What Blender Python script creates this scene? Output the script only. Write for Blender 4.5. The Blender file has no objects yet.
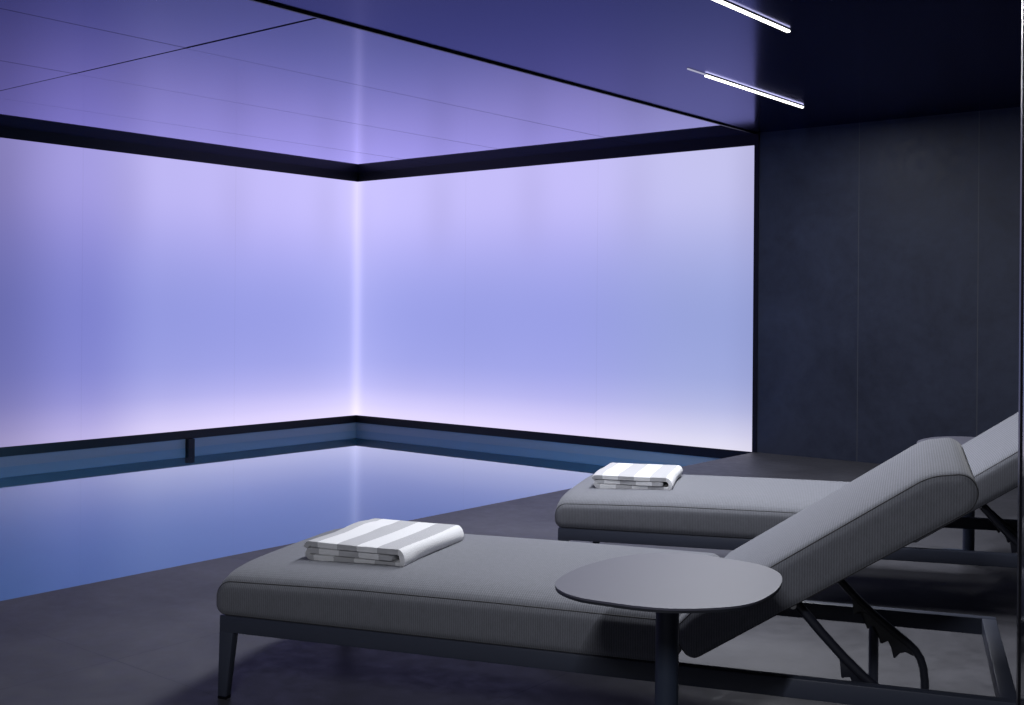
import bpy, bmesh, math, random
from mathutils import Vector, Matrix
random.seed(4)
R = math.radians
COL = bpy.context.scene.collection
sc = bpy.context.scene

# ---------------------------------------------------------------- room frame
# s runs along the back wall, t runs from the back wall towards the viewer, both from the lit corner
CORNER = Vector((-1.664, 12.302))
BA = R(-39.05)
BS = Vector((math.cos(BA), math.sin(BA)))
BT = Vector((math.sin(BA), -math.cos(BA)))
def W(s, t, z=0.0):
    p = CORNER + BS * s + BT * t
    return Vector((p.x, p.y, z))
POOL_S = 4.70
T_END = 11.5
S_END = 11.0
CEIL = 2.60
WATER = -0.164

# ---------------------------------------------------------------- materials
def new_mat(name):
    m = bpy.data.materials.new(name); m.use_nodes = True
    nt = m.node_tree; nt.nodes.clear()
    out = nt.nodes.new('ShaderNodeOutputMaterial')
    return m, nt, out
def N(nt, kind, **kw):
    n = nt.nodes.new(kind)
    for k, v in kw.items():
        if k.startswith('i_'):
            n.inputs[k[2:].replace('_', ' ')].default_value = v
        else:
            setattr(n, k, v)
    return n
def L(nt, a, b): nt.links.new(a, b)
def math_node(nt, op, a, b=None, clamp=False):
    n = nt.nodes.new('ShaderNodeMath'); n.operation = op; n.use_clamp = clamp
    for i, v in enumerate((a, b)):
        if v is None: continue
        if hasattr(v, 'is_linked'): L(nt, v, n.inputs[i])
        else: n.inputs[i].default_value = v
    return n.outputs[0]
def ramp(nt, fac, stops, interp='EASE'):
    n = nt.nodes.new('ShaderNodeValToRGB'); cr = n.color_ramp; cr.interpolation = interp
    while len(cr.elements) < len(stops): cr.elements.new(0.5)
    for e, (p, c) in zip(cr.elements, stops):
        e.position = p; e.color = (*c, 1) if len(c) == 3 else c
    L(nt, fac, n.inputs[0]); return n.outputs[0]
def s2l(c): return tuple(((v/255)/12.92 if v/255 <= .04045 else ((v/255+.055)/1.055)**2.4) for v in c)

def pbr(name, col, rough=.5, metal=0., spec=.5, coat=0., noise=None, bump=None):
    m, nt, out = new_mat(name)
    p = N(nt, 'ShaderNodeBsdfPrincipled')
    p.inputs['Base Color'].default_value = (*col, 1)
    p.inputs['Roughness'].default_value = rough
    p.inputs['Metallic'].default_value = metal
    p.inputs['Specular IOR Level'].default_value = spec
    p.inputs['Coat Weight'].default_value = coat
    tc = N(nt, 'ShaderNodeTexCoord')
    if noise:
        sc_, amt = noise
        nz = N(nt, 'ShaderNodeTexNoise'); nz.inputs['Scale'].default_value = sc_; nz.inputs['Detail'].default_value = 6
        L(nt, tc.outputs['Object'], nz.inputs['Vector'])
        c = ramp(nt, nz.outputs[0], [(.3, tuple(v*(1-amt) for v in col)), (.7, tuple(v*(1+amt) for v in col))], 'LINEAR')
        L(nt, c, p.inputs['Base Color'])
    if bump:
        sc_, st, dist = bump
        nz = N(nt, 'ShaderNodeTexNoise'); nz.inputs['Scale'].default_value = sc_; nz.inputs['Detail'].default_value = 5
        L(nt, tc.outputs['Object'], nz.inputs['Vector'])
        b = N(nt, 'ShaderNodeBump'); b.inputs['Strength'].default_value = st; b.inputs['Distance'].default_value = dist
        L(nt, nz.outputs[0], b.inputs['Height']); L(nt, b.outputs[0], p.inputs['Normal'])
    L(nt, p.outputs[0], out.inputs[0])
    return m

M = {}
M['black'] = pbr('black_metal', (.006, .006, .009), .35, spec=.35)
M['frame'] = pbr('powder_coated_frame', (.052, .060, .090), .42, spec=.5, bump=(900, .05, .0005))
M['pole'] = pbr('satin_pole', (.030, .040, .066), .38, spec=.5)
M['tabletop'] = pbr('matt_tabletop', (.100, .100, .132), .50, spec=.3, noise=(3, .04))
M['table_edge'] = pbr('tabletop_edge', (.02, .022, .03), .45)
M['steel'] = pbr('steel_screw', (.5, .5, .5), .3, metal=1.)
M['prop'] = pbr('prop_tube', (.020, .022, .034), .32, spec=.6)
M['piping'] = pbr('dark_piping', (.035, .034, .036), .8)
M['lamp_body'] = pbr('lamp_channel', (.5, .5, .52), .4)
M['pillar'] = pbr('lacquered_pillar', (.01, .01, .016), .12, spec=.5)

def emission(name, col, strength):
    m, nt, out = new_mat(name)
    e = N(nt, 'ShaderNodeEmission'); e.inputs[0].default_value = (*col, 1); e.inputs[1].default_value = strength
    L(nt, e.outputs[0], out.inputs[0]); return m
M['tube'] = emission('lamp_diffuser', (1.0, .97, .93), 4.5)
M['tube_end'] = emission('lamp_end_strip', (.75, .75, 1.0), .55)
M['added_lamp_lens'] = emission('added_pool_lamp_lens', (.6, .85, 1.0), 3)  # glowing lens of the unseen lamps added under water

# floor stone: dark slate slabs with hairline joints
def stone(name, base, var, rough, spec, joint, tile, vertical=False, vein=.35, rot=0.):
    m, nt, out = new_mat(name)
    p = N(nt, 'ShaderNodeBsdfPrincipled')
    tc = N(nt, 'ShaderNodeTexCoord')
    n1 = N(nt, 'ShaderNodeTexNoise'); n1.inputs['Scale'].default_value = 1.7; n1.inputs['Detail'].default_value = 9; n1.inputs['Roughness'].default_value = .62
    n1.inputs['Distortion'].default_value = .6
    n2 = N(nt, 'ShaderNodeTexNoise'); n2.inputs['Scale'].default_value = 14; n2.inputs['Detail'].default_value = 8; n2.inputs['Roughness'].default_value = .7
    L(nt, tc.outputs['Object'], n1.inputs['Vector']); L(nt, tc.outputs['Object'], n2.inputs['Vector'])
    mix = math_node(nt, 'ADD', math_node(nt, 'MULTIPLY', n1.outputs[0], .65), math_node(nt, 'MULTIPLY', n2.outputs[0], .35))
    c = ramp(nt, mix, [(.32, tuple(v*(1-var) for v in base)), (.5, base), (.68, tuple(v*(1+var) for v in base))], 'LINEAR')
    # joints
    sx = N(nt, 'ShaderNodeSeparateXYZ'); L(nt, tc.outputs['Object'], sx.inputs[0])
    def jl(coord, period, off, w):
        a = math_node(nt, 'ADD', coord, off)
        f_ = math_node(nt, 'FRACT', math_node(nt, 'DIVIDE', a, period))
        d = math_node(nt, 'ABSOLUTE', math_node(nt, 'SUBTRACT', f_, .5))
        return math_node(nt, 'GREATER_THAN', d, .5 - w/period/2)
    if vertical: j = jl(sx.outputs[0], tile[0], tile[1], .006)
    else:
        j = math_node(nt, 'MAXIMUM', jl(sx.outputs[0], tile[0], tile[1], .004), jl(sx.outputs[1], tile[2], tile[3], .004))
    mx = N(nt, 'ShaderNodeMix', data_type='RGBA'); L(nt, j, mx.inputs[0]); L(nt, c, mx.inputs[6]); mx.inputs[7].default_value = (*joint, 1)
    L(nt, mx.outputs[2], p.inputs['Base Color'])
    rr = ramp(nt, n2.outputs[0], [(.3, (rough-.07,)*3), (.7, (rough+.1,)*3)], 'LINEAR')
    L(nt, rr, p.inputs['Roughness']); p.inputs['Specular IOR Level'].default_value = spec
    b = N(nt, 'ShaderNodeBump'); b.inputs['Strength'].default_value = vein; b.inputs['Distance'].default_value = .004
    L(nt, mix, b.inputs['Height']); L(nt, b.outputs[0], p.inputs['Normal'])
    L(nt, p.outputs[0], out.inputs[0]); return m
M['floor'] = stone('slate_floor', (.075, .075, .086), .35, .50, .25, (.05, .05, .06), (1.2, .30, 1.2, .42))
M['wall_stone'] = stone('slate_cladding', (.033, .040, .067), .34, .5, .3, (.070, .074, .090), (.889, .662), vertical=True, vein=.3)
M['pool_stone'] = stone('pool_wall_stone', (.82, .78, .80), .25, .4, .4, (.25, .30, .36), (1.2, 0, .6, 0), vein=.2)
M['pool_tile'] = pbr('blue_pool_lining', (.09, .40, .80), .5, noise=(2, .08))
M['plain_dark'] = pbr('dark_plaster', (.012, .012, .018), .7, noise=(3, .2))

# backlit wall panels; object coordinates: X along the wall from the lit corner, Z height
def lit_panel(name, joints, tail):
    m, nt, out = new_mat(name)
    tc = N(nt, 'ShaderNodeTexCoord'); sx = N(nt, 'ShaderNodeSeparateXYZ'); L(nt, tc.outputs['Object'], sx.inputs[0])
    x, z = sx.outputs[0], sx.outputs[2]
    zz = math_node(nt, 'DIVIDE', z, 2.5)
    body = ramp(nt, zz, [(0.0, s2l((226, 216, 255))), (.05, s2l((213, 205, 251))), (.13, s2l((178, 177, 238))), (.24, s2l((156, 161, 230))), (.42, s2l((149, 155, 227))),
                         (.56, s2l((157, 161, 231))), (.70, s2l((174, 172, 240))), (.84, s2l((194, 187, 250))), (1.0, s2l((194, 187, 247)))], 'B_SPLINE')
    # the row of lamps behind the top of the glass: soft patches
    wv = math_node(nt, 'COSINE', math_node(nt, 'MULTIPLY', math_node(nt, 'ADD', x, tail['ph']), 2*math.pi/1.17))
    wv = math_node(nt, 'ADD', math_node(nt, 'MULTIPLY', wv, .5), .5)
    top = ramp(nt, zz, [(.55, (0, 0, 0)), (.88, (1, 1, 1)), (1.0, (.75, .75, .75))], 'EASE')
    nz = N(nt, 'ShaderNodeTexNoise'); nz.inputs['Scale'].default_value = .8; nz.inputs['Detail'].default_value = 2
    L(nt, tc.outputs['Object'], nz.inputs['Vector'])
    dip = math_node(nt, 'POWER', wv, 3.0)
    patch = math_node(nt, 'MULTIPLY', math_node(nt, 'MULTIPLY', dip, top), -.08)
    gain = math_node(nt, 'ADD', math_node(nt, 'ADD', patch, 1.01), math_node(nt, 'MULTIPLY', nz.outputs[0], .06))
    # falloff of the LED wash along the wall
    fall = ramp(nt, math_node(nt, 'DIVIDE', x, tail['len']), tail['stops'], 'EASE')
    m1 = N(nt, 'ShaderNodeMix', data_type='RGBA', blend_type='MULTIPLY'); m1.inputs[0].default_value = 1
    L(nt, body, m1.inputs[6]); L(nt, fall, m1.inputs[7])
    # vertical LED line in the corner
    cx = math_node(nt, 'MULTIPLY', x, 1/.075); line = math_node(nt, 'EXPONENT', math_node(nt, 'MULTIPLY', math_node(nt, 'MULTIPLY', cx, cx), -1.0))
    cw = math_node(nt, 'EXPONENT', math_node(nt, 'MULTIPLY', x, -1/.45))
    glow = math_node(nt, 'ADD', math_node(nt, 'MULTIPLY', line, .16), math_node(nt, 'MULTIPLY', cw, .10))
    # hairline joints between glass sheets
    jt = None
    for jx in joints:
        d = math_node(nt, 'ABSOLUTE', math_node(nt, 'SUBTRACT', x, jx))
        q = math_node(nt, 'LESS_THAN', d, .0035)
        jt = q if jt is None else math_node(nt, 'MAXIMUM', jt, q)
    g2 = math_node(nt, 'ADD', math_node(nt, 'MULTIPLY', gain, 1.0), math_node(nt, 'MULTIPLY', jt, -.07))
    v = N(nt, 'ShaderNodeVectorMath', operation='SCALE'); L(nt, m1.outputs[2], v.inputs[0]); L(nt, g2, v.inputs['Scale'])
    gc = N(nt, 'ShaderNodeVectorMath', operation='SCALE'); gc.inputs[0].default_value = (.85, .78, 1.0); L(nt, glow, gc.inputs['Scale'])
    ad = N(nt, 'ShaderNodeVectorMath', operation='ADD'); L(nt, v.outputs[0], ad.inputs[0]); L(nt, gc.outputs[0], ad.inputs[1])
    e = N(nt, 'ShaderNodeEmission'); L(nt, ad.outputs[0], e.inputs[0]); e.inputs[1].default_value = 1.0
    L(nt, e.outputs[0], out.inputs[0]); return m
M['panel_back'] = lit_panel('backlit_glass_back', (1.544, 3.128), dict(ph=-1.2, len=4.7, stops=[(0, (1, 1, 1)), (.55, (1, 1, .98)), (.93, (.98, 1.05, .88)), (1, (.92, .98, .82))]))
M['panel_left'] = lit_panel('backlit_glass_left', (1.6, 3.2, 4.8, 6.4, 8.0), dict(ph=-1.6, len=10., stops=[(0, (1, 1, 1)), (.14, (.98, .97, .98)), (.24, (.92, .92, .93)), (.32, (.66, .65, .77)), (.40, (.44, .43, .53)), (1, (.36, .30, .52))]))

# mirror-gloss stretched ceiling over the pool
def graze(nt, f0, amp, power):
    lw = N(nt, 'ShaderNodeLayerWeight'); lw.inputs['Blend'].default_value = .5
    v = math_node(nt, 'MULTIPLY', math_node(nt, 'POWER', lw.outputs['Facing'], power), amp)
    return math_node(nt, 'MINIMUM', math_node(nt, 'ADD', v, f0), .96)

def coat(name, base, tint, ior, rough, curve=None):
    m, nt, out = new_mat(name)
    df = N(nt, 'ShaderNodeBsdfDiffuse'); df.inputs[0].default_value = (*base, 1)
    gl = N(nt, 'ShaderNodeBsdfGlossy'); gl.inputs[0].default_value = (*tint, 1); gl.inputs['Roughness'].default_value = rough
    fr = N(nt, 'ShaderNodeFresnel'); fr.inputs['IOR'].default_value = ior
    mx = N(nt, 'ShaderNodeMixShader'); L(nt, graze(nt, *curve) if curve else fr.outputs[0], mx.inputs[0]); L(nt, df.outputs[0], mx.inputs[1]); L(nt, gl.outputs[0], mx.inputs[2])
    L(nt, mx.outputs[0], out.inputs[0]); return m
M['gloss'] = coat('lilac_gloss_ceiling', (.03, .03, .06), (.74, .72, 1.0), 5.0, .03, (.03, 2.25, 7.4))
M['deck_ceiling'] = coat('satin_dark_ceiling', (.0015, .0015, .003), (.54, .55, 1.0), 1.30, .16)

def water():
    m, nt, out = new_mat('pool_water')
    tc = N(nt, 'ShaderNodeTexCoord')
    nz = N(nt, 'ShaderNodeTexNoise'); nz.inputs['Scale'].default_value = 1.6; nz.inputs['Detail'].default_value = 3
    L(nt, tc.outputs['Object'], nz.inputs['Vector'])
    b = N(nt, 'ShaderNodeBump'); b.inputs['Strength'].default_value = .012; b.inputs['Distance'].default_value = .02
    L(nt, nz.outputs[0], b.inputs['Height'])
    tr = N(nt, 'ShaderNodeBsdfTransparent'); tr.inputs[0].default_value = (.60, .86, .97, 1)
    gl = N(nt, 'ShaderNodeBsdfGlossy'); gl.inputs['Roughness'].default_value = .02; gl.inputs[0].default_value = (.83, .93, 1, 1)
    L(nt, b.outputs[0], gl.inputs['Normal'])
    fac = graze(nt, .02, 1.45, 6.0)
    mx = N(nt, 'ShaderNodeMixShader'); L(nt, fac, mx.inputs[0]); L(nt, tr.outputs[0], mx.inputs[1]); L(nt, gl.outputs[0], mx.inputs[2])
    L(nt, mx.outputs[0], out.inputs[0]); return m
M['water'] = water()

# woven outdoor fabric: fine ribs across the length of the cushion
def fabric():
    m, nt, out = new_mat('woven_grey_fabric')
    p = N(nt, 'ShaderNodeBsdfPrincipled'); p.inputs['Roughness'].default_value = .85; p.inputs['Specular IOR Level'].default_value = .25
    p.inputs['Sheen Weight'].default_value = .15
    tc = N(nt, 'ShaderNodeTexCoord')
    mp = N(nt, 'ShaderNodeMapping'); L(nt, tc.outputs['Object'], mp.inputs[0])
    nz = N(nt, 'ShaderNodeTexNoise'); nz.inputs['Scale'].default_value = 60; nz.inputs['Detail'].default_value = 2
    L(nt, mp.outputs[0], nz.inputs['Vector'])
    wv = N(nt, 'ShaderNodeTexWave', bands_direction='X', wave_profile='SIN'); wv.inputs['Scale'].default_value = 50
    wv.inputs['Distortion'].default_value = 1.6; wv.inputs['Detail'].default_value = 1.5; wv.inputs['Detail Scale'].default_value = 3
    L(nt, mp.outputs[0], wv.inputs['Vector'])
    w2 = N(nt, 'ShaderNodeTexWave', bands_direction='Y', wave_profile='SIN'); w2.inputs['Scale'].default_value = 32
    w2.inputs['Distortion'].default_value = 1.2
    L(nt, mp.outputs[0], w2.inputs['Vector'])
    h = math_node(nt, 'ADD', math_node(nt, 'MULTIPLY', wv.outputs[1], .6), math_node(nt, 'ADD', math_node(nt, 'MULTIPLY', w2.outputs[1], .2), math_node(nt, 'MULTIPLY', nz.outputs[0], .4)))
    c = ramp(nt, h, [(.2, (.133, .138, .157)), (.95, (.211, .217, .248))], 'LINEAR')
    L(nt, c, p.inputs['Base Color'])
    b = N(nt, 'ShaderNodeBump'); b.inputs['Strength'].default_value = .36; b.inputs['Distance'].default_value = .0014
    L(nt, h, b.inputs['Height']); L(nt, b.outputs[0], p.inputs['Normal'])
    L(nt, p.outputs[0], out.inputs[0]); return m
M['fabric'] = fabric()

def towel_mat():
    m, nt, out = new_mat('striped_terry')
    p = N(nt, 'ShaderNodeBsdfPrincipled'); p.inputs['Roughness'].default_value = .95; p.inputs['Specular IOR Level'].default_value = .1
    p.inputs['Sheen Weight'].default_value = .3
    uv = N(nt, 'ShaderNodeUVMap'); uv.uv_map = 'UVMap'
    sx = N(nt, 'ShaderNodeSeparateXYZ'); L(nt, uv.outputs[0], sx.inputs[0])
    tc = N(nt, 'ShaderNodeTexCoord')
    nz = N(nt, 'ShaderNodeTexNoise'); nz.inputs['Scale'].default_value = 260; nz.inputs['Detail'].default_value = 3
    L(nt, tc.outputs['Object'], nz.inputs['Vector'])
    u = math_node(nt, 'ADD', sx.outputs[0], math_node(nt, 'MULTIPLY', math_node(nt, 'SUBTRACT', nz.outputs[0], .5), .006))
    f_ = math_node(nt, 'FRACT', math_node(nt, 'DIVIDE', math_node(nt, 'ADD', u, .022), .136))
    s_ = math_node(nt, 'LESS_THAN', f_, .5)
    mx = N(nt, 'ShaderNodeMix', data_type='RGBA'); L(nt, s_, mx.inputs[0])
    mx.inputs[6].default_value = (.88, .88, .90, 1); mx.inputs[7].default_value = (.53, .53, .555, 1)
    L(nt, mx.outputs[2], p.inputs['Base Color'])
    b = N(nt, 'ShaderNodeBump'); b.inputs['Strength'].default_value = .6; b.inputs['Distance'].default_value = .003
    L(nt, nz.outputs[0], b.inputs['Height']); L(nt, b.outputs[0], p.inputs['Normal'])
    L(nt, p.outputs[0], out.inputs[0]); return m
M['towel'] = towel_mat()

# ---------------------------------------------------------------- mesh helpers
def obj(name, bm, mat, parent=None, smooth=False, kind=None, matrix=None):
    me = bpy.data.meshes.new(name)
    bmesh.ops.recalc_face_normals(bm, faces=bm.faces)
    bm.to_mesh(me); bm.free()
    if smooth:
        for p in me.polygons: p.use_smooth = True
        me.set_sharp_from_angle(angle=R(38))
    for m in (mat if isinstance(mat, (list, tuple)) else [mat]): me.materials.append(m)
    o = bpy.data.objects.new(name, me); COL.objects.link(o)
    if parent: o.parent = parent
    if matrix: o.matrix_world = matrix
    if kind: o['kind'] = kind
    return o
def bevel(bm, w, seg=2):
    bmesh.ops.bevel(bm, geom=[e for e in bm.edges], offset=w, segments=seg, affect='EDGES', profile=.5)
def box(bm, x0, x1, y0, y1, z0, z1):
    vs = [bm.verts.new((x, y, z)) for x in (x0, x1) for y in (y0, y1) for z in (z0, z1)]
    for f in ((0,1,3,2),(4,6,7,5),(0,4,5,1),(2,3,7,6),(0,2,6,4),(1,5,7,3)): bm.faces.new([vs[i] for i in f])
def bbox(x0, x1, y0, y1, z0, z1, bv=0, seg=2):
    bm = bmesh.new(); box(bm, x0, x1, y0, y1, z0, z1)
    if bv: bevel(bm, bv, seg)
    return bm
def hexa(bm, bot, top):
    vs = [bm.verts.new(p) for p in bot] + [bm.verts.new(p) for p in top]
    n = len(bot)
    bm.faces.new(vs[:n][::-1]); bm.faces.new(vs[n:])
    for i in range(n): bm.faces.new([vs[i], vs[(i+1)%n], vs[n+(i+1)%n], vs[n+i]])
def tube(bm, pts, r, seg=12, closed=False, r2=None):
    pts = [Vector(p) for p in pts]; n = len(pts); rings = []
    up = None
    for i, p in enumerate(pts):
        a = pts[i-1] if (i or closed) else p; b = pts[(i+1) % n] if (i < n-1 or closed) else p
        d = (b - a).normalized()
        if up is None:
            up = Vector((0, 1, 0)) if abs(d.y) < .9 else Vector((1, 0, 0))
        x = d.cross(up).normalized(); up = x.cross(d).normalized()
        rr = r if r2 is None else r + (r2-r)*i/(n-1)
        rings.append([bm.verts.new(p + (x*math.cos(t) + up*math.sin(t))*rr) for t in [2*math.pi*k/seg for k in range(seg)]])
    m = n if closed else n-1
    for i in range(m):
        A, B = rings[i], rings[(i+1) % n]
        for k in range(seg): bm.faces.new([A[k], A[(k+1)%seg], B[(k+1)%seg], B[k]])
    if not closed: bm.faces.new(rings[0][::-1]); bm.faces.new(rings[-1])
def round_poly(pts, radii, seg=7):
    out = []; n = len(pts)
    for i in range(n):
        p = Vector(pts[i]); a = Vector(pts[i-1]); b = Vector(pts[(i+1) % n]); r = radii[i]
        d1 = (a-p).normalized(); d2 = (b-p).normalized()
        ang = math.acos(max(-1, min(1, d1.dot(d2)))); 
        if r <= 0 or ang > 3.1: out.append(p); continue
        t = min(r/math.tan(ang/2), .49*(a-p).length, .49*(b-p).length); rr = t*math.tan(ang/2)
        c = p + (d1+d2).normalized()*(rr/math.sin(ang/2))
        s0 = p + d1*t - c; s1 = p + d2*t - c
        a0 = math.atan2(s0.y, s0.x); a1 = math.atan2(s1.y, s1.x); da = (a1-a0+math.pi) % (2*math.pi) - math.pi
        for k in range(seg+1):
            th = a0 + da*k/seg; out.append(c + Vector((math.cos(th), math.sin(th)))*rr)
    return out
def resample(pts, step):
    out = []; n = len(pts)
    for i in range(n):
        a, b = pts[i], pts[(i+1) % n]; d = (b-a).length; k = max(1, int(math.ceil(d/step)))
        for j in range(k): out.append(a.lerp(b, j/k))
    return out
def empty(name, loc, rz, label=None, cat=None, group=None):
    o = bpy.data.objects.new(name, None); COL.objects.link(o); o.empty_display_size = .1
    o.location = loc; o.rotation_euler = (0, 0, rz)
    if label: o['label'] = label
    if cat: o['category'] = cat
    if group: o['group'] = group
    return o
def copy_tree(o, parent=None):
    c = o.copy(); COL.objects.link(c)
    if parent: c.parent = parent
    for ch in list(o.children): copy_tree(ch, c)
    return c
ROOM = Matrix.Translation((CORNER.x, CORNER.y, 0)) @ Matrix.Rotation(BA, 4, 'Z')
# in ROOM space: local X = s, local Y = -t
def room_obj(name, bm, mat, smooth=False, kind='structure'):
    return obj(name, bm, mat, None, smooth, kind, ROOM)

# ---------------------------------------------------------------- the room
def deck():
    bm = bmesh.new(); box(bm, POOL_S, S_END, -T_END, 0, -.30, 0); return bm
room_obj('floor', deck(), M['floor'])
room_obj('ceiling', bbox(POOL_S, S_END, -T_END, 0, CEIL, CEIL+.1), M['deck_ceiling'])
room_obj('wall_back', bbox(0, POOL_S-.02, 0, .06, 0, 2.5), M['panel_back'])
room_obj('wall_back', bbox(POOL_S+.02, S_END, 0, .06, 0, CEIL), M['wall_stone'])
# left wall: own frame so that object X runs from the corner towards the viewer
LEFT = Matrix.Translation((CORNER.x, CORNER.y, 0)) @ Matrix.Rotation(BA - math.pi/2, 4, 'Z')
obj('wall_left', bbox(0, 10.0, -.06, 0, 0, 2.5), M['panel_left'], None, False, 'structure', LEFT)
room_obj('wall_left', bbox(-.06, 0, -T_END, -10.0, -.3, CEIL), M['plain_dark'])
room_obj('wall_right', bbox(S_END, S_END+.1, -T_END, .06, -.3, CEIL), M['plain_dark'])
room_obj('wall_front', bbox(-.06, S_END+.1, -T_END-.1, -T_END, -1.6, CEIL), M['plain_dark'])
# black channels above and below the glass, and the upright beside it
room_obj('trim_1', bbox(0, POOL_S+.02, -.012, .06, 2.5, CEIL, .001), M['black'])
room_obj('trim_2', bbox(-.06, .012, -10, 0, 2.5, CEIL), M['black'])
room_obj('trim_3', bbox(.0, POOL_S, -.010, .06, -.078, 0), M['black'])
room_obj('trim_4', bbox(-.06, .010, -10, 0, -.078, 0), M['black'])
room_obj('trim_5', bbox(POOL_S-.02, POOL_S+.02, -.010, .06, 0, 2.5), M['black'])
room_obj('trim_6', bbox(POOL_S-.014, POOL_S+.0, -T_END, -.012, CEIL-.012, CEIL+.02), M['black'])
# mirror ceiling over the pool in sheets, each hung a hair off level
def sheet_ceiling():
    bm = bmesh.new()
    ss = [0, 1.205, 2.41, 3.575, POOL_S-.012]; ts = [0, 4.68, 9.3, T_END]
    g = .003
    for i in range(4):
        for j in range(3):
            x0, x1, y0, y1 = ss[i]+g, ss[i+1]-g, -ts[j+1]+g, -ts[j]-g
            cx, cy = (x0+x1)/2, (y0+y1)/2
            ax, ay = [(0, 0), (0, .0005), (0, .0010), (0, .0015)][i]
            def z(x, y): return CEIL - .006 + (x-cx)*ax + (y-cy)*ay*.6 + .0006
            b = [(x0,y0,z(x0,y0)),(x1,y0,z(x1,y0)),(x1,y1,z(x1,y1)),(x0,y1,z(x0,y1))]
            hexa(bm, b, [(x,y,zz+.006) for x,y,zz in b])
    return bm
room_obj('ceiling', sheet_ceiling(), M['gloss'])
room_obj('ceiling', bbox(-.06, POOL_S-.02, -T_END, .06, CEIL+.03, CEIL+.1), M['black'])
# pool basin
room_obj('pool_basin_wall', bbox(.002, POOL_S, .0, .06, -1.5, -.079), M['pool_stone'])
room_obj('pool_basin_wall', bbox(-.06, .0, -T_END, .06, -1.5, -.079), M['pool_stone'])
room_obj('pool_basin', bbox(-.06, POOL_S, -T_END, .06, -1.6, -1.5), M['pool_tile'])
room_obj('pool_basin_wall', bbox(POOL_S, POOL_S+.1, -T_END, .06, -1.6, -.30), M['pool_stone'])
bm = bmesh.new(); f_ = [bm.verts.new(p) for p in ((.0, -T_END+.002, WATER), (POOL_S, -T_END+.002, WATER), (POOL_S, -.0, WATER), (.0, -.0, WATER))]; bm.faces.new(f_)
w_ = room_obj('pool_water', bm, M['water'], kind='stuff')
w_['label'] = 'calm blue pool water mirroring the lilac walls'; w_['category'] = 'water'
for t_, e_ in ((2.0, 28), (4.4, 8), (8.0, 3)):  # unseen lamps added under water to raise its blue glow
    p_ = empty('added_pool_lamp', W(POOL_S, t_, -.75), BA, 'round underwater lamp added out of view below the deck to make the water glow blue', 'added pool lamp', 'unseen lamps added in the deck side of the pool')
    b = bmesh.new(); tube(b, [(-.004, 0, 0), (-.03, 0, 0)], .085, 32); obj('housing', b, M['steel'], p_, True)
    b = bmesh.new(); tube(b, [(-.028, 0, 0), (-.036, 0, 0)], .07, 32); obj('lens', b, M['added_lamp_lens'], p_, True)
    ld = bpy.data.lights.new('lamp_light', 'AREA'); ld.shape = 'DISK'; ld.size = .14; ld.energy = e_; ld.color = (.38, .66, 1.0)
    lo = bpy.data.objects.new('lamp_light', ld); COL.objects.link(lo); lo.parent = p_; lo.location = (-.045, 0, 0); lo.rotation_euler = (0, R(90), 0)
# small dark upright under the left glass
o = obj('support_block', bbox(.0005, .05, -2.115-.035, -2.115+.035, -.30, -.0785, .002), M['black'], None, False, None, ROOM)
o['label'] = 'small dark upright block under the sill of the left lit wall, above the water'; o['category'] = 'pool fitting'

# ---------------------------------------------------------------- sun lounger (local X from foot end to head end, Y towards the pool wall, origin on the floor)
LEN, WID, RT, RB = 2.15, .80, .247, .198
def cushion(prof, radii, up, crown=.02, soft=.045, w0=.004, w1=WID-.004):
    """profile in (x, z) swept across the width, with a crowned top, softly bulging sides and a dented seam"""
    pts = resample(round_poly(prof, radii), .06); n = len(pts)
    nor = []
    for i in range(n):
        d = pts[(i+1) % n] - pts[i-1]; nor.append(Vector((d.y, -d.x)).normalized())
    cen = sum(pts, Vector((0, 0)))/n
    if sum((p-cen).dot(m) for p, m in zip(pts, nor)) < 0: nor = [-m for m in nor]
    up = Vector(up).normalized()
    Wd = w1 - w0
    def c(y):
        y = min(y, Wd-y); return crown*(1-math.exp(-y/soft))
    rings_def = [(-.011, -.028, 0), (-.010, -.018, 0), (-.0075, -.010, 0), (-.003, -.004, 0), (-.0005, -.0005, 0), (.002, -.0018, 0), (.005, .0015, .1)]
    ys = [.012, .025, .045, .075, .12, .2, .32]
    rows = [(y, off, k) for y, off, k in rings_def] + [(y, .003, 1) for y in ys]
    rows = rows + [(Wd/2, .003, 1)] + [(Wd-y, off, k) for y, off, k in rows[::-1]]
    bm = bmesh.new(); rings = []
    for y, off, k in rows:
        yy = max(0, min(Wd, y)); ring = []
        for p, m in zip(pts, nor):
            mask = max(0, m.dot(up)); 
            q = p + m*(off + (c(yy)*mask**1.5*k if k else 0))
            ring.append(bm.verts.new((q.x, w0 + y, q.y)))
        rings.append(ring)
    for A, B in zip(rings, rings[1:]):
        for i in range(n): bm.faces.new([A[i], A[(i+1) % n], B[(i+1) % n], B[i]])
    for ring in (rings[0], rings[-1]):
        cv = bm.verts.new(sum((v.co for v in ring), Vector())/n)
        # spine of short quads would be finer; a fan keeps the flat side flat
        bmesh.ops.delete(bm, geom=[cv], context='VERTS')
        f = bm.faces.new(ring); bmesh.ops.triangulate(bm, faces=[f])
    seam = [[(p.x + m.x*.0005, y, p.y + m.y*.0005) for p, m in zip(pts, nor)] for y in (w0+.0012, w1-.0012)]
    return bm, seam

SEAT = ([(-.012, .250), (1.345, .250), (1.345, .357), (.85, .359), (.45, .357), (-.012, .345)], [.03, .02, .03, .8, .8, .05])
BACK = ([(1.384, .262), (2.045, .688), (2.062, .730), (2.036, .770), (1.95, .759), (1.385, .382), (1.350, .345), (1.352, .305)], [.035, .05, .05, .06, .14, .03, .03, .03])

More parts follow.
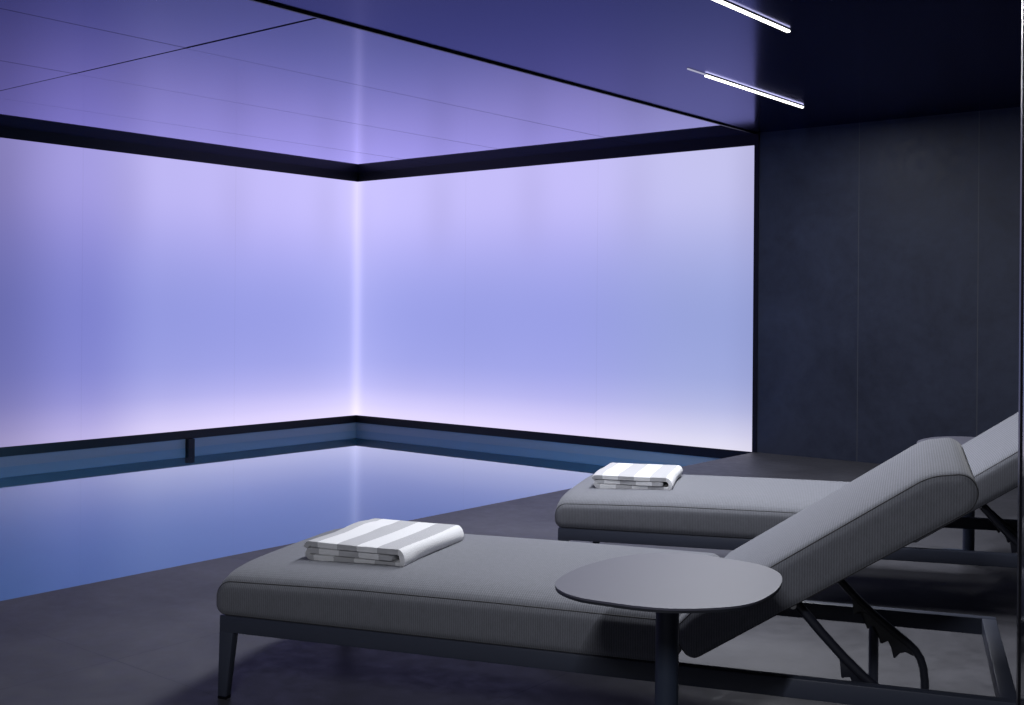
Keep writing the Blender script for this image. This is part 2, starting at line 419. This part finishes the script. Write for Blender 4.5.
def leg_bm(x_out, x_in, xb_out, xb_in, y0, y1, yb0, yb1, ztop):
    bm = bmesh.new()
    hexa(bm, [(xb_out, yb0, .008), (xb_in, yb0, .008), (xb_in, yb1, .008), (xb_out, yb1, .008)],
             [(x_out, y0, ztop), (x_in, y0, ztop), (x_in, y1, ztop), (x_out, y1, ztop)])
    bevel(bm, .003, 2)
    return bm
def arm_bm(y):
    """bent prop tube with a toothed plate beneath"""
    path = [(1.600, .455), (1.66, .390), (1.70, .345), (1.75, .293), (1.80, .247), (1.85, .207), (1.885, .180), (1.905, .165), (1.925, .146), (1.940, .122), (1.948, .095), (1.952, .06), (1.953, .028)]
    bm = bmesh.new(); tube(bm, [(x, y, z) for x, z in path], .0122, 12)
    return bm
def teeth_bm(y):
    top = [(1.742, .300), (1.80, .245), (1.85, .205), (1.893, .172), (1.925, .146)]
    low = [(1.936, .126), (1.915, .131), (1.898, .138), (1.882, .133), (1.873, .124)]
    for k, (tx, tz) in enumerate(((1.868, .117), (1.830, .157), (1.792, .197), (1.754, .237))):
        low += [(tx, tz), (tx-.005, tz+.002), (tx-.007, tz+.015)]
        low += [(tx-.012, tz+.033), (tx-.021, tz+.049), (tx-.029, tz+.050), (tx-.034, tz+.046)] if k < 3 else [(tx-.008, tz+.030), (tx-.010, tz+.048)]
    pts = top + low; bm = bmesh.new()
    a = [bm.verts.new((x, y-.003, z)) for x, z in pts]; b = [bm.verts.new((x, y+.003, z)) for x, z in pts]
    n = len(pts); f1 = bm.faces.new(a); f2 = bm.faces.new(b[::-1])
    for i in range(n): bm.faces.new([a[i], b[i], b[(i+1) % n], a[(i+1) % n]])
    bmesh.ops.triangulate(bm, faces=[f1, f2])
    return bm

def make_lounger(loc, rz, label):
    r = empty('sun_lounger', loc, rz, label, 'sun lounger', 'grey sun loungers beside the pool')
    bm, seam = cushion(*SEAT, (0, 1), crown=.036, soft=.05)
    seat = obj('seat_cushion', bm, M['fabric'], r, True)
    for s_ in seam:
        b = bmesh.new(); tube(b, s_, .0016, 6, closed=True); obj('piping', b, M['piping'], seat, True)
    bm, seam = cushion(*BACK, (-.55, .83), crown=.015)
    back = obj('backrest_cushion', bm, M['fabric'], r, True)
    for s_ in seam:
        b = bmesh.new(); tube(b, s_, .0016, 6, closed=True); obj('piping', b, M['piping'], back, True)
    # frame: two long rails, head and foot rails, slats base under the seat
    t = .034
    fr = bmesh.new()
    for y0, y1 in ((0, t), (WID-t, WID)):
        b = bmesh.new(); box(b, 0, LEN, y0, y1, RB, RT); bevel(b, .003, 2); me = bpy.data.meshes.new('t'); b.to_mesh(me); b.free(); fr.from_mesh(me); bpy.data.meshes.remove(me)
    for x0, x1 in ((.0, t), (LEN-.040, LEN), (1.24, 1.275)):
        b = bmesh.new(); box(b, x0, x1, t-.001, WID-t+.001, RB+.0002, RT-.0002); bevel(b, .003, 2); me = bpy.data.meshes.new('t'); b.to_mesh(me); b.free(); fr.from_mesh(me); bpy.data.meshes.remove(me)
    obj('frame', fr, M['frame'], r, True)
    obj('seat_platform', bbox(t, 1.30, t, WID-t, RT-.018, RT-.002), M['black'], r)
    # backrest carrier: thin shell under the backrest cushion
    d = Vector((2.047-1.384, .690-.262)).normalized(); nn = Vector((d.y, -d.x))
    a0 = Vector((1.384, .262)) + d*.12; a1 = Vector((1.384, .262)) + d*.70
    b = bmesh.new()
    pr = [a0 + nn*.004, a1 + nn*.004, a1 - nn*.012, a0 - nn*.012]
    hexa(b, [(p.x, .06, p.y) for p in pr], [(p.x, WID-.06, p.y) for p in pr])
    obj('backrest_panel', b, M['black'], r)
    # legs: tapering ones under the foot end, round ones set in from the head end
    for y0, y1, q0, q1 in ((0, .034, .004, .030), (WID-.034, WID, WID-.030, WID-.004)):
        lg = obj('leg', leg_bm(0, .050, -.008, .022, y0, y1, q0, q1, RT-.004), M['frame'], r, True)
        obj('foot_pad', bbox(-.007, .021, q0+.001, q1-.001, 0, .009), M['black'], lg)
    for x, y in ((1.96, .05), (1.806, WID-.05)):
        b = bmesh.new(); tube(b, [(x, y, RB+.02), (x, y, .004)], .0145, 16)
        obj('leg', b, M['frame'], r, True)
    for y in (.08, .72):
        a = obj('support_arm', arm_bm(y), M['prop'], r, True)
        obj('toothed_plate', teeth_bm(y), M['prop'], a)
    b = bmesh.new(); tube(b, [(1.632, .058, .410), (1.632, .10, .410)], .008, 12); tube(b, [(1.632, .052, .410), (1.632, .058, .410)], .0055, 12)
    obj('pivot_screw', b, M['steel'], r, True)['label'] = 'small bright steel pivot screw'
    return r
A1 = R(-19.2); O1 = Vector((-.8494, 3.3591, 0))
A2 = R(-15.3); O2 = Vector((.197, 4.743, 0))
l1 = make_lounger(O1, A1, 'nearest grey woven sun lounger, behind the side table, its foot end in full view')
l2 = copy_tree(l1); l2.location = O2; l2.rotation_euler = (0, 0, A2)
for c in l2.children:
    if c.name.startswith('leg') and abs(c.data.vertices[0].co.x - 1.806) < .03: c.location.x = .11
l2['label'] = 'farther grey sun lounger, its raised backrest cut off by the dark pillar'

# ---------------------------------------------------------------- folded towels
def towel(seed, w=.42, x1=.320):
    rnd = random.Random(seed)
    th = .0195; h = th/2
    z0, z1, z2 = .010, .0295, .0495
    path = []
    def seg(a, b, n): 
        for i in range(n): path.append((a[0]+(b[0]-a[0])*i/n, a[1]+(b[1]-a[1])*i/n))
    seg((x1-.030, z1), (.014, z1), 22)
    for i in range(7):
        a = math.pi/2 + math.pi*i/7; path.append((.014+math.cos(a)*(z1-z0)/2*1.3, (z1+z0)/2+math.sin(a)*(z1-z0)/2))
    seg((.014, z0), (x1-.012, z0), 22)
    rr = (z2-z0)/2
    for i in range(9):
        a = -math.pi/2 + math.pi*i/9; path.append((x1-.012+math.cos(a)*rr*.72, (z0+z2)/2+math.sin(a)*rr))
    seg((x1-.012, z2), (.006, z2-.001), 24)
    for i in range(5): path.append((.006-.003*i, z2-.001-.0030*i*i/4))
    n = len(path); u = [0]
    for a, b in zip(path, path[1:]): u.append(u[-1] + math.hypot(b[0]-a[0], b[1]-a[1]))
    ny = 22; bm = bmesh.new(); uvl = bm.loops.layers.uv.new('UVMap'); grid = {}
    ph = [rnd.uniform(0, 6) for _ in range(6)]
    for side in (0, 1):
        for j in range(ny+1):
            y = w*j/ny
            for i, (x, z) in enumerate(path):
                a = path[max(0, i-1)]; b = path[min(n-1, i+1)]
                d = Vector((b[0]-a[0], b[1]-a[1])).normalized(); m = Vector((-d.y, d.x))
                e = min(j, ny-j)/ny; tt = h*(.82+.18*min(1, e/.05)) * (.75 if i in (0, n-1) else 1)
                s_ = 1 if side else -1
                q = Vector((x, z)) + m*tt*s_
                lift = z/z2
                dz = lift*(.0045*math.sin(9*x+4*y+ph[0]) + .0032*math.sin(17*y+6*x+ph[1]) + .006*math.exp(-((y/w-.75)**2)/.05) - .003)
                dx = .004*math.sin(11*y+ph[2]+3*z*20) ; dy = .003*math.sin(14*x+ph[3]+z*90) + (rnd.uniform(-.0012, .0012) if j in (0, ny) else 0)
                grid[side, i, j] = (bm.verts.new((q.x+dx, y+dy, max(.001, q.y+max(0, dz) if lift > .4 else q.y))), u[i])
    def face(keys):
        f = bm.faces.new([grid[k][0] for k in keys])
        for lp, k in zip(f.loops, keys): lp[uvl].uv = (grid[k][1], w*k[2]/ny)
    for side in (0, 1):
        for j in range(ny):
            for i in range(n-1): face([(side, i, j), (side, i+1, j), (side, i+1, j+1), (side, i, j+1)])
    for j in range(ny):
        for i in (0, n-1): face([(0, i, j), (1, i, j), (1, i, j+1), (0, i, j+1)])
    for i in range(n-1):
        for j in (0, ny): face([(0, i, j), (0, i+1, j), (1, i+1, j), (1, i, j)])
    return bm
def place_towel(O, A, x, y, rot, seed, label):
    o = obj('folded_towel', towel(seed), M['towel'], None, True)
    c = Vector((x, y, .3855)); c.rotate(Matrix.Rotation(A, 3, 'Z')); o.location = O + c; o.rotation_euler = (0, 0, A + rot)
    o['label'] = label; o['category'] = 'towel'; o['group'] = 'striped towels on the sun loungers'
    return o
place_towel(O1, A1, .188, .182, R(-2), 3, 'folded grey and white striped towel on the nearest lounger')
place_towel(O2, A2, .112, .200, R(1), 8, 'folded white and grey striped towel on the farther lounger')

# ---------------------------------------------------------------- side tables
def make_table(label):
    px = [(0.098, 2.497), (0.125, 2.415), (0.186, 2.363), (0.319, 2.308), (0.47, 2.336), (0.560, 2.441), (0.612, 2.579), (0.607, 2.680), (0.551, 2.755), (0.42, 2.838), (0.292, 2.805), (0.188, 2.705), (0.122, 2.591)]
    c = Vector((.352, 2.56)); pts = [Vector(p) - c for p in px]
    def cr(a, b, c_, d, t): return .5*((2*b) + (c_-a)*t + (2*a-5*b+4*c_-d)*t*t + (3*b-a-3*c_+d)*t**3)
    n = len(pts); out = []
    for i in range(n):
        for k in range(6): out.append(cr(pts[i-1], pts[i], pts[(i+1) % n], pts[(i+2) % n], k/6))
    r = empty('side_table', (c.x, c.y, 0), 0, label, 'side table', 'small side tables beside the loungers')
    def slab(ins, z0, z1):
        bm = bmesh.new(); cc = sum(out, Vector((0, 0)))/len(out); q = [p + (cc-p).normalized()*ins for p in out]
        hexa(bm, [(p.x, p.y, z0) for p in q], [(p.x, p.y, z1) for p in q]); return bm
    bm = slab(0, .5455, .55); top = obj('tabletop', bm, M['tabletop'], r)
    obj('edge_rim', slab(.0015, .540, .5455), M['table_edge'], top)
    b = bmesh.new(); tube(b, [(0, 0, .012), (0, 0, .534)], .026, 32); obj('pole', b, M['pole'], r, True)
    b = bmesh.new(); tube(b, [(0, 0, .528), (0, 0, .540)], .07, 32); obj('mounting_plate', b, M['pole'], r, True)
    b = bmesh.new(); tube(b, [(0, .10, 0), (0, .10, .012)], .15, 48); obj('base', b, M['pole'], r, True)
    return r
t1 = make_table('grey rounded side table in front of the nearest lounger')
t2 = copy_tree(t1); t2.location = (2.11, 5.28, 0); t2['label'] = 'far side table whose top peeks out behind the nearest lounger\'s backrest'

# ---------------------------------------------------------------- linear ceiling lamps
def lamp(s, t0, t1, label, power, rod=False, dim=1.0):
    r = empty('linear_ceiling_lamp', W(s, (t0+t1)/2, CEIL), BA, label, 'ceiling lamp', 'slim linear ceiling lamps')
    h = (t1-t0)/2
    obj('lamp_channel', bbox(-.011, .011, -h-.006, h+.006, -.006, -.0005, .001), M['lamp_body'], r)
    obj('diffuser', bbox(-.010, .010, -h, h, -.016, -.005, .004, 3), M['tube'], r, True)
    if rod:
        obj('end_rod', bbox(-.004, .004, -h-.22, -h-.006, -.008, -.0005, .001), M['tube_end'], r)
    ld = bpy.data.lights.new('lamp_light', 'AREA'); ld.shape = 'RECTANGLE'; ld.size = .016; ld.size_y = 2*h; ld.energy = power; ld.color = (.92, .94, 1.0)
    lo = bpy.data.objects.new('lamp_light', ld); COL.objects.link(lo); lo.parent = r; lo.location = (0, 0, -.018)
    return r
lamp(5.525, .93, 2.30, 'lower white linear lamp on the dark ceiling, with a thin rod at its left end', 20, rod=True)
lamp(6.42, 3.03, 4.40, 'upper white linear lamp on the dark ceiling, cut off by the picture top', 70)
lamp(6.80, 4.70, 5.95, 'added out-of-view linear lamp above the gap between the two loungers', 38)  # added out of view: lights the lounger tops, keeps their sides dim
lamp(8.9, 8.6, 10.0, 'added unseen linear fill lamp behind the viewer', 75)  # unseen fill added to lift the sides facing the camera

# ---------------------------------------------------------------- pillar at the right edge
def pillar():
    bm = bmesh.new()
    far = Vector((1.0205, 2.300)); d = Vector((-.266, -.964)); nr = far + d*.42
    e = Vector((.964, -.266))
    pts = [far, nr, nr + e*.5, far + e*.5]
    hexa(bm, [(p.x, p.y, 0) for p in pts], [(p.x, p.y, CEIL) for p in pts])
    return bm
obj('wall_pillar', pillar(), M['pillar'], None, False, 'structure')
bm = bmesh.new(); f0 = Vector((1.0185, 2.303)); d0 = Vector((-.266, -.964)); e0 = Vector((.964, -.266))
hexa(bm, [(p.x, p.y, .001) for p in (f0, f0+d0*.02, f0+d0*.02+e0*.03, f0+e0*.03)], [(p.x, p.y, CEIL-.001) for p in (f0, f0+d0*.02, f0+d0*.02+e0*.03, f0+e0*.03)])
obj('trim_7', bm, M['black'], None, False, 'structure')

# ---------------------------------------------------------------- world, camera, view
w = bpy.data.worlds.new('World'); sc.world = w; w.use_nodes = True
w.node_tree.nodes['Background'].inputs[0].default_value = (.004, .004, .008, 1)
cd = bpy.data.cameras.new('camera'); cam = bpy.data.objects.new('camera', cd); COL.objects.link(cam); sc.camera = cam
cd.sensor_width = 36; cd.lens = 1147/1024*36; cd.shift_y = -43.5/1024; cd.clip_start = .05
cam.matrix_world = Matrix.Translation((0, 0, 1.15)) @ Matrix.Rotation(R(90), 4, 'X') @ Matrix.Rotation(R(.45), 4, 'Z')
sc.view_settings.view_transform = 'Standard'; sc.view_settings.look = 'None'
sc.view_settings.exposure = 0; sc.view_settings.gamma = 1; sc.view_settings.use_curve_mapping = False
sc.cycles.use_denoising = True
sc.cycles.max_bounces = 8; sc.cycles.glossy_bounces = 5; sc.cycles.transparent_max_bounces = 8
sc.cycles.sample_clamp_indirect = 4
